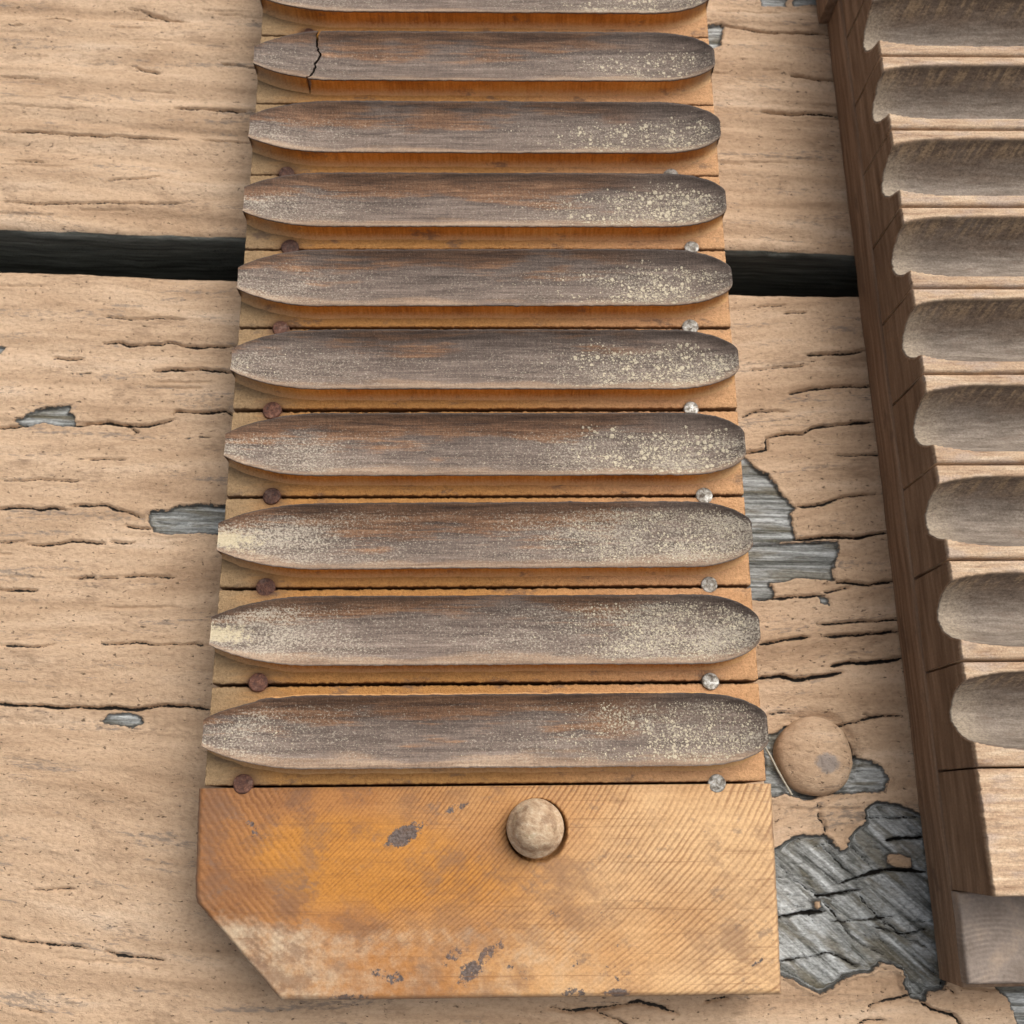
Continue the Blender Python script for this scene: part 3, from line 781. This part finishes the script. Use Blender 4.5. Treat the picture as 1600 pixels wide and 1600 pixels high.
def form_mesh(k, x0=None, x1=None):
    """crown, thin arris and undercut wall of one form; x0/x1 let a break run across it (functions of v)"""
    NU, NV = 300, 34
    tv = np.linspace(-1, 1, NV)
    vv = np.sign(tv)*(1-(1-np.abs(tv))**1.35)                    # finer near the arris
    # wall profile below the arris: (inward offset, drop, is-wall)
    prof = [(0., .02), (.02, .40), (.55, .62), (.85, 1.3), (.95, 2.3), (.85, 3.2), (.45, 4.0), (-.25, 4.55), (-.9, 4.75)]
    tu = np.linspace(0, 1, NU)
    tu = tu - .035*np.sin(2*math.pi*tu)*1.0
    cols = []
    edge_n = .08*fbm(tu*60, tu*0+k*3.1, 410+k, 4, .7)+.06*pn(tu*6, tu*0+k*2.3, 420+k)-.22*sstep(.66, .8, pn(tu*17, tu*0+k, 430+k))
    edge_f = .09*fbm(tu*55, tu*0+k*5.3, 450+k, 4, .7)+.07*pn(tu*5, tu*0+k*1.7, 460+k)+.22*sstep(.66, .8, pn(tu*15, tu*0+k, 470+k))
    def row(v, inset, drop, wall):
        a = x0(v) if x0 else 0.; b = x1(v) if x1 else W
        X = a+(b-a)*tu
        xin = inset if wall else 0.
        Xc = X.copy()
        if not x0: Xc = np.maximum(Xc, xin*.5*(1-tu))
        hw = outline(X, k)
        Yh = v*hw
        e = np.where(v < 0, edge_n, edge_f)*abs(v)**6
        if wall: Yh = np.sign(v)*(hw-inset)
        Y = Yh+e
        if not wall:
            # the face is a shallow scoop inside a narrow rim, closed at the right end, shallower at the left
            endr = np.sqrt(np.clip(1-(1-np.clip((W-.5-X)/13., 0, 1))**2.3, 0, 1))
            lend = .30+.70*sstep(-2, 24, X)
            q = min(1., abs(v)/.955)
            z = -3.1*(hw/HALF)**.8*max(0., 1-q**2.0)**.85*endr*lend
            z = z+.06*fbm(X*.08, Y*.35, 500+k, 3, .6)+.03*fbm(X*.5, Y*.9, 540+k, 2, .6)
            zz = ZR+z
        else:
            zz = np.full_like(X, ZR-drop)
        return np.stack([X, Y, zz], 1)
    rows = []; tags = []; vvs = []
    for ins, dr in prof[::-1]:
        rows.append(row(-1., ins, dr, True)); tags.append(1); vvs.append(-1.)
    for v in vv:
        rows.append(row(v, 0, 0, False)); tags.append(0); vvs.append(v)
    for ins, dr in prof:
        rows.append(row(1., ins, dr, True)); tags.append(1); vvs.append(1.)
    V = np.array(rows)                                            # (nr, NU, 3)
    nr = len(rows)
    F = list(grid_faces(nr, NU))
    np_ = len(prof)
    # two materials: the crown with its arris, and the honey-coloured wall under it
    ri = np.repeat(np.arange(nr-1), NU-1)
    mi = np.where((ri < np_-2) | (ri >= nr-1-(np_-2)), 1, 0)
    F = np.array(F)
    # end faces: drop every row's end point straight down to the ledge, so a break keeps its ragged line
    base = nr*NU
    lowv = []; caps = []; cm = []
    for s, e in enumerate((0, NU-1)):
        lowv.append(np.stack([V[:, e, 0], V[:, e, 1], np.full(nr, ZB-.05)], 1))
        for r in range(nr-1):
            q = (r*NU+e, (r+1)*NU+e, base+s*nr+r+1, base+s*nr+r)
            caps.append(q[::-1] if s == 0 else q); cm.append(0 if np_-2 <= r < nr-1-(np_-2) else 1)
    F = np.vstack([F, np.array(caps)]); mi = np.r_[mi, cm]
    Vr = np.repeat(np.array(vvs)[:, None], NU, 1)
    u, blob, blob2, fine, crust = crown_fields(V[:, :, 0], Vr, k)
    rim = np.where(np.abs(Vr) > .975, 1., 0.)
    A = {'u': u, 'v': Vr, 'blob': blob, 'blob2': blob2, 'fine': fine, 'crust': crust, 'rim': rim, 'drop': ZR-V[:, :, 2]}
    A = {n: np.r_[a.ravel(), a[:, 0], a[:, -1]] for n, a in A.items()}
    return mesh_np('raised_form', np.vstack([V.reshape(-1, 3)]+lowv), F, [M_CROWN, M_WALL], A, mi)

RUSTY = [(7.8, -9.9), (9.6, 10.6), (9.9, 31.0), (10.0, 51.6), (8.9, 72.0), (9.7, 92.6), (10.7, 113.9), (8.8, 134.2), (11.7, 175.6)]
ZINC = [(104.8, -10.6), (104.8, 10.2), (105.9, 31.1), (106.1, 51.4), (104.4, 72.2), (105.4, 92.9), (107.0, 114.0), (103.0, 134.0)]
def bar_mesh(name, x0, x1, y0, y1, z0, z1, mats, seed, nx=420, rag=.15, bev=.25, u0=0., u1=115.):
    """a strip of wood, cross-section ring swept along x with ragged sawn top edges"""
    xs = np.linspace(x0, x1, nx)
    n0 = rag*fbm(xs*.7, xs*0, seed, 4, .8); n1 = rag*fbm(xs*.7, xs*0, seed+3, 4, .8)
    ring = [(y0, z0, 0, 0), (y0, z1-1.2, 0, 1), (y0, z1-bev, 1, 1), (y0+bev, z1, 1, 0)]
    nt = 26
    for q in range(1, nt): ring.append((y0+bev+(y1-y0-2*bev)*q/nt, z1, 0, 0))
    ring += [(y1-bev, z1, 2, 0), (y1, z1-bev, 2, 1), (y1, z1-1.2, 0, 1), (y1, z0, 0, 0)]
    V = []; seam = []
    for (y, z, e, s) in ring:
        yy = y+(n0 if e == 1 else n1 if e == 2 else 0)
        zz = z+(.05*fbm(xs*.15, np.full_like(xs, y*.5), seed+7, 3) if z > z1-.5 else 0)
        V.append(np.stack([xs, np.full_like(xs, 0)+yy, np.full_like(xs, 0)+zz], 1)); seam.append(np.full(nx, float(s)))
    V = np.array(V); nr = len(ring)
    F = grid_faces(nr, nx)
    caps = []
    for i in range(nr//2):
        j = nr-1-i
        if j-i <= 1: break
        caps.append((i*nx, (i+1)*nx, (j-1)*nx, j*nx)); e = nx-1
        caps.append((i*nx+e, j*nx+e, (j-1)*nx+e, (i+1)*nx+e))
    F = np.vstack([F, np.array(caps)])
    halo = np.zeros(V.shape[:2])
    for nx_, ny_ in RUSTY:
        halo = np.maximum(halo, np.exp(-np.clip(np.hypot(V[:, :, 0]-nx_, (V[:, :, 1]-ny_)*1.25)-2.1, 0, 9)/.9))
    for nx_, ny_ in ZINC:
        halo = np.maximum(halo, .55*np.exp(-np.clip(np.hypot(V[:, :, 0]-nx_, (V[:, :, 1]-ny_)*1.25)-1.8, 0, 9)/.5))
    return mesh_np(name, V.reshape(-1, 3), F, mats, {'u': (V[:, :, 0]-u0)/(u1-u0), 'seam': np.array(seam), 'halo': halo})

GAPS = [.75, .65, .60, .60, .80, .60, .45, .3, .3, .3, .3, .3]
for k in range(12):
    yc = k*PITCH
    g = GAPS[k]; gt = GAPS[min(k+1, 11)]
    # the seams lie a touch nearer than midway between two forms
    ob = bar_mesh('strip', 0, W, yc-PITCH/2-.26+g/2, yc+PITCH/2-.26-gt/2, 0.3, ZB, [M_LEDGE], 600+k*9)
    link(ob, parent=mould)
    if k == 8:
        # this form is snapped near its left end
        def crk(v): return 15.2+1.1*v-.7*v*v+1.0*float(pn(v*2.6, .37, 5))+.6*float(pn(v*7.3, .61, 6))
        fm = form_mesh(k, None, lambda v: crk(v)-.14-.35*max(0, float(pn(v*4, .2, 8))))
        fm2 = form_mesh(k, lambda v: crk(v)+.16, None)
        fm.location = (-.00012, yc*MM-.0002, .00025); fm2.location = (0, yc*MM, 0)
        fm.rotation_euler = (0, 0, .012)
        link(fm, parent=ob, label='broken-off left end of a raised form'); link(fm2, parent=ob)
    else:
        fm = form_mesh(k); fm.location = (0, (yc+.16*math.sin(k*2.4))*MM, 0)
        fm.rotation_euler = (0, 0, .0016*math.sin(k*4.1))
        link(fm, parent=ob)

# nails driven along the seams
def nail(x, y, z, r, mat, seed, name='nail'):
    prof = [(r*.98, -1.2), (r, -.05), (r*.985, .12), (r*.94, .20), (r*.8, .23), (r*.45, .235), (r*.05, .235)]
    o = lathe(name, prof, [mat], 28, .03, seed)
    o.location = (x*MM, y*MM, z*MM)
    rs = np.random.RandomState(seed); o.rotation_euler = (rs.uniform(-.10, .10), rs.uniform(-.10, .10), rs.uniform(0, 6))
    return link(o, parent=mould)
for i, (x, y) in enumerate(RUSTY):
    nail(x, y, ZB+.02+.10*math.sin(i*2.1), 2.05+.14*math.sin(i*3.3), M_RUST, 40+i)
for i, (x, y) in enumerate(ZINC):
    nail(x, y, ZB+.05+.10*math.sin(i*1.7), 1.84+.10*math.sin(i*2.9), M_STEEL, 70+i)

# end board with saw marks, cut corner and dowel
ZE = 16.1
DOW = (67.2, -19.0); HOLE = (67.7, -19.5)
def end_board():
    res = .27
    xs = np.arange(-1.6, 116.2+res, res); ys = np.arange(-50.5, -10.75, res)
    ys = np.r_[ys, -10.75]
    X, Y = np.meshgrid(xs, ys)
    # squeeze each row into the outline: cut corner at lower left, slightly leaning sides
    def left(y):
        base = -1.2+(-13-y)*.045
        cut = np.where(y < -31.5, (-31.5-y)*1.0, 0)
        return np.where(y < -31.5, -.3+sstep(0, 5, cut)*.0+np.maximum(cut-.8, cut*.25)*.985, base)
    lx = left(ys)+.12*fbm(ys*.5, ys*0, 701, 3, .6); rx = 116.1-(-14-ys)*.03+.06*fbm(ys*.3, ys*0, 702, 3)
    t = (xs-xs[0])/(xs[-1]-xs[0])
    X = lx[:, None]+(rx-lx)[:, None]*t[None, :]
    dx, dy = X-91., Y+20.
    gq = -.788*dx+.616*dy+.5*(.0049*dx*dx-2*.006*dx*dy-.0135*dy*dy)
    wob = .34*fbm(X*.05, Y*.05, 703, 2)+.10*fbm(X*.25, Y*.25, 709, 2)+.22*pn(gq*.35, gq*0, 711)
    s1 = np.sin(2*math.pi*(gq/1.06+wob))
    g2 = np.hypot(X-75., Y-30.)
    s2 = np.sin(2*math.pi*(g2/1.25+wob))
    m2 = sstep(34, 14, X+.35*(Y+30)+3*fbm(X*.06, Y*.06, 704, 2))
    wear = .55+.45*fbm(X*.05, Y*.06, 705, 3)
    wear *= 1-.75*sstep(-38, -46, Y)*sstep(95, 70, X)
    s1 = np.where(s1 > 0, s1**.8*1., -np.abs(s1)**.8)*(1+.5*fbm(gq*.9, (dx+dy)*.03, 708, 2))
    saw = np.clip(s1*(1-m2)+s2*m2*.55, -1.2, 1.2)*np.clip(wear, .12, 1)*1.1
    Z = ZE+.11*saw+.10*fbm(X*.04, Y*.07, 706, 3)+.035*fbm(X*.6, Y*.8, 707, 2)
    # worn edges
    ed = np.minimum(np.minimum(X-lx[:, None], rx[:, None]-X), np.minimum(Y-ys[0], 99))
    Z -= .8*np.clip(1-ed/1.1, 0, 1)**2
    Z -= .35*sstep(9, 0, (X-lx[:, None]))*sstep(-31, -36, Y)
    # hole round the dowel
    hd = np.hypot(X-HOLE[0], Y-HOLE[1])
    Z = np.where(hd < 6.15, Z-5.*sstep(6.2, 5.9, hd), Z)
    # stains and residue, each with its own place
    st = np.zeros_like(X)
    for (sx, sy, a, b, r, w) in STAINS:
        c, s = math.cos(r), math.sin(r)
        q = np.hypot(((X-sx)*c+(Y-sy)*s)/a, (-(X-sx)*s+(Y-sy)*c)/b)
        st = np.maximum(st, w*np.clip(1.5-q, 0, 1))
    chalk = sstep(-31.0, -38, Y+.08*X)*sstep(62, 14, X)*.86
    chalk = np.maximum(chalk, .50*sstep(-35, -39, Y)*sstep(112, 62, X))
    amber = np.exp(-((X-30)/22)**2-((Y+24)/9)**2)*1.0+.55*np.exp(-((X-55)/26)**2-((Y+30)/8)**2)
    q = (X-31.5)*.64-(Y+27)*.77; r = (X-31.5)*.77+(Y+27)*.64
    amber = np.maximum(amber, 1.4*np.exp(-(q/11)**4-(r/1.6)**2))
    ex = X/W; rim = np.clip(1-ed/.8, 0, 1)
    V = np.stack([X, Y, Z], 2); nr, nc = X.shape
    A = {'saw': saw, 'ex': ex, 'ey': (Y+50)/40, 'stain': st, 'chalk': chalk, 'amber': amber, 'rim': rim}
    # sides
    def pad2(a, f): return f(a)
    rows_b = np.stack([X[0], Y[0], np.full(nc, .3)], 1)[None]; rows_t = np.stack([X[-1], Y[-1], np.full(nc, .3)], 1)[None]
    V = np.concatenate([rows_b, V, rows_t], 0)
    A = {n: np.concatenate([a[:1], a, a[-1:]], 0) for n, a in A.items()}
    cl = V[:, :1].copy(); cl[:, :, 2] = .3; cr = V[:, -1:].copy(); cr[:, :, 2] = .3
    V = np.concatenate([cl, V, cr], 1)
    A = {n: np.concatenate([a[:, :1], a, a[:, -1:]], 1) for n, a in A.items()}
    nr, nc = V.shape[:2]
    return mesh_np('end_board', V.reshape(-1, 3), grid_faces(nr, nc), [M_END], A)
STAINS = [(40.7, -20.2, 4.0, 1.7, 0.45, 1.0), (33.4, -23.5, 1, 0.5, 0, 0.0), (9.8, -17.8, 1.0, 0.6, -0.5, 0.8), (51.2, -15.0, 3, 1.2, 0.3, 0.55), (54.3, -45.7, 3.2, 1.8, 0.7, 0.75), (58.0, -42.3, 4, 1.6, 0.7, 0.55), (51.2, -42.5, 3, 1.5, 0.7, 0.5), (39.4, -46.7, 3, 1.2, 0.2, 0.6), (36.3, -45.6, 2, 1, 0, 0.5), (74.7, -49.6, 2.5, 0.9, 0, 0.7), (82.8, -49.6, 2.6, 0.8, 0, 0.8), (62.4, -45.3, 1.3, 1.1, 0, 0.4), (80.8, -35.8, 2, 1.2, 0, 0.35), (83.1, -41.7, 1.2, 1.2, 0, 0.4), (71.3, -34.9, 2, 1.5, 0, 0.3), (95.3, -36.9, 1.6, 1.8, 0, 0.3), (110.5, -44.6, 1.5, 0.4, 0.5, 0.7), (74.9, -43.7, 1.2, 2, 0, 0.35), (64.8, -46.4, 1, 1.8, 0, 0.3), (82.3, -46.6, 3, 2, 0, 0.35), (30.9, -50.0, 5, 0.7, 0, 0.6), (11.2, -19.6, 2.0, 1.5, 0, 0.4), (113.9, -41.8, 0.8, 3, 0, 0.35)]
eb = link(end_board(), parent=mould, label='sawn end board with a cut corner and dark stains')
prof = [(5.7, -6), (5.75, 2.6), (5.6, 3.2), (5.15, 3.6), (4.75, 4.1), (4.4, 4.9), (3.9, 5.8), (3.1, 6.5), (2.2, 6.95), (1.1, 7.2), (.05, 7.25)]
dow = lathe('dowel_pin', prof, [M_DOWEL], 64, .018, 9)
dow.location = (DOW[0]*MM, DOW[1]*MM, ZE*MM)
link(dow, parent=mould)

# ------------------------------------------------------------------ mould half with the hollows
XR = 152.8; WR = 117.0; ZT = 30.0; ZL = 11.5; PR = 20.82
mould2 = empty('cigar_mold', (XR*MM, 0, 0), label='taller dark-sided cigar mold half with hollowed-out grooves at the right edge', cat='cigar mold', group='two halves of a wooden cigar mold')

def groove_strip(k, yc, y0, y1, cav=True, seed=0):
    xs = np.r_[np.arange(0, 26, .30), np.arange(26, 62, .7), np.linspace(62, WR-10, 26), np.linspace(WR-9.5, WR, 16)]
    ys = np.r_[np.arange(y0, y1, .30), y1]
    X, Y = np.meshgrid(xs, ys)
    yl = Y-yc
    if cav:
        a = np.clip((X+5.)/19., 0, 1)
        hw = 2.2+5.45*np.sqrt(np.clip(1-(1-a)**2.2, 0, 1))
        b = np.clip((WR+4-X)/18, 0, 1); hw = np.minimum(hw, 2.2+5.45*np.sqrt(np.clip(1-(1-b)**2.2, 0, 1)))
        hw = hw+.14*fbm(X*.12, Y*0+k*3, 800+seed, 3)
        q = np.clip(np.abs(yl)/hw, 0, 1)
        D = 9.3*(hw/7.4)**.35
        dep = D*(1-q**2.05)**.74+.10*sstep(.15, .6, pn(X*.55-Y*.35, Y*.05, 860+seed))*sstep(.35, .8, yl/hw)*sstep(1., .93, q)
        cavm = (1-q)*hw/3.
        v = np.clip(yl/hw, -1.2, 1.2)
    else:
        dep = 0*X; cavm = 0*X-1; v = 0*X
    Z = ZT-dep+.05*fbm(X*.08, Y*.5, 810+seed, 3, .6)+.03*fbm(X*.6, Y*1.2, 820+seed, 2)
    # softened arrises along the sawn joints
    e = np.minimum(Y-y0, y1-Y)
    Z -= .45*np.clip(1-e/.55, 0, 1)**2
    # splintered outer edge
    edg = .16*fbm(Y*.9, Z*.15, 830+seed, 4, .75)+(-.03+.14*fbm(Y*1.7, Z*.4, 836+seed, 3, .8))*sstep(.5, 3, dep)-.45*sstep(.45, .75, pn(Y*.8, Z*.25, 850+seed))*sstep(3, 6, dep)*(yl < 1)
    Xw = X+np.clip(1-X/1.2, 0, 1)*edg
    dust = sstep(9, 0, X)*sstep(1.5, 5, dep)*.9
    Vt = np.stack([Xw, Y, Z], 2)
    nr, nc = X.shape
    # left face: down from the scalloped edge to the base board
    nz = 10
    tq = np.linspace(0, 1, nz+1)[1:]
    L = []
    for q in tq[::-1]:
        z = Z[:, 0]*(1-q)+ZL*q
        x = Xw[:, 0]*(1-min(1, q*3))+.10*pn(Y[:, 0]*.3, Y[:, 0]*0+q*3, 840+seed)
        L.append(np.stack([x, Y[:, 0], z], 1))
    L = np.array(L).transpose(1, 0, 2)
    Rr = np.stack([Xw[:, -1], Y[:, -1], np.full(nr, ZL)], 1)[:, None]
    V = np.concatenate([L, Vt, Rr], 1)
    def padx(a, l, r): return np.concatenate([np.full((nr, nz), l), a, np.full((nr, 1), r)], 1)
    sd = np.zeros_like(X); 
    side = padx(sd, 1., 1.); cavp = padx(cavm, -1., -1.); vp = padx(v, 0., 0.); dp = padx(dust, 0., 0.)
    def rowz(i):
        r = V[[i]].copy(); r[:, :, 2] = np.minimum(r[:, :, 2], ZL); return r
    V = np.concatenate([rowz(0), V, rowz(-1)], 0)
    f = lambda a: np.concatenate([a[:1], a, a[-1:]], 0)
    nr2, nc2 = V.shape[:2]
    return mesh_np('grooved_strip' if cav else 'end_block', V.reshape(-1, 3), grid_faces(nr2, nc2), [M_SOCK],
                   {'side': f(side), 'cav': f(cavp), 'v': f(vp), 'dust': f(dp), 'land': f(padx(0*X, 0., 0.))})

Y0 = 12.3-PR
for k in range(11):
    a = Y0+k*PR
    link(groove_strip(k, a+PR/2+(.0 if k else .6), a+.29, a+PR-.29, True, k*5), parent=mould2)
link(groove_strip(0, 0, -31.9, Y0-.12, False, 90), parent=mould2)

def boxy(name, x0, x1, y0, y1, z0, z1, mat, seed, nx=24, ny=120, chamf=.5, jit=.15, sawf=None):
    """rectangular board with worn edges and gently uneven faces"""
    xs = np.r_[x0, x0+chamf, np.linspace(x0+chamf, x1-chamf, nx)[1:-1], x1-chamf, x1]
    ys = np.r_[y0, y0+chamf, np.linspace(y0+chamf, y1-chamf, ny)[1:-1], y1-chamf, y1]
    X, Y = np.meshgrid(xs, ys)
    Z = np.full_like(X, z1)+.10*fbm(X*.1, Y*.1, seed, 3)
    e = np.minimum(np.minimum(X-x0, x1-X), np.minimum(Y-y0, y1-Y))
    Z -= chamf*np.clip(1-e/chamf, 0, 1)
    saw = np.zeros_like(X)
    if sawf is not None: saw = sawf(X, Y); Z += .09*saw
    Xw = X+np.clip(1-(X-x0)/2, 0, 1)*jit*fbm(Y*.05, Y*0, seed+3, 4, .6)
    V = np.stack([Xw, Y, Z], 2)
    def side_cols(c, rev):
        out = []
        for q in (1., .75, .5, .25):
            s = V[:, c].copy(); s[:, 2] = s[:, 2]*(1-q)+z0*q
            s[:, 0] += .08*pn(s[:, 1]*.2, np.full(len(s), q*5), seed+9)
            out.append(s)
        if rev: out = out[::-1]
        return np.array(out).transpose(1, 0, 2)
    V = np.concatenate([side_cols(0, False), V, side_cols(-1, True)], 1)
    f = lambda a: np.concatenate([np.repeat(a[:, :1], 4, 1), a, np.repeat(a[:, -1:], 4, 1)], 1)
    saw = f(saw)
    def rowz(i):
        r = V[[i]].copy(); r[:, :, 2] = z0; return r
    V = np.concatenate([rowz(0), V, rowz(-1)], 0); saw = np.concatenate([saw[:1], saw, saw[-1:]], 0)
    nr, nc = V.shape[:2]
    return mesh_np(name, V.reshape(-1, 3), grid_faces(nr, nc), [mat], {'saw': saw})
link(boxy('base_board', -.25, WR, -50.3, 193.5, .3, ZL-.18, M_OLD, 900), parent=mould2)
link(boxy('base_board', -2.6, WR, 194.2, 232., .3, ZL-.6, M_OLD, 930), parent=mould2)
link(boxy('end_tab', -.4, WR, -49.2, -32.2, ZL, 14.5, M_TAB, 940, 260, 64, .35, .3,
          lambda X, Y: np.sin(2*math.pi*np.hypot(X-6, Y+62)/.95+.3*fbm(X*.12, Y*.12, 945, 3))*(.3+.7*fbm(X*.12, Y*.12, 944, 3))), parent=mould2)

# ------------------------------------------------------------------ a bit of straw by the bolt
def tube(name, P, r, mat, ns=6):
    P = np.array(P, float); V = []
    for i, p in enumerate(P):
        d = P[min(i+1, len(P)-1)]-P[max(i-1, 0)]; d /= np.linalg.norm(d)
        a = np.cross(d, (0, 0, 1)); a /= np.linalg.norm(a); b = np.cross(a, d)
        for j in range(ns):
            t = 2*math.pi*j/ns; V.append(p+r*(a*math.cos(t)+b*math.sin(t)))
    F = [(i*ns+j, i*ns+(j+1) % ns, (i+1)*ns+(j+1) % ns, (i+1)*ns+j) for i in range(len(P)-1) for j in range(ns)]
    return mesh_np(name, V, F, [mat])
s = tube('straw', [(118.6, -1.5, 1.3), (120.2, -4.2, 1.0), (121.7, -7.4, .6), (123.4, -10.6, .3), (124.6, -12.8, .2)], .26, M_STRAW)
link(s, label='thin dry grey straw lying beside the round painted bolt head', cat='straw')
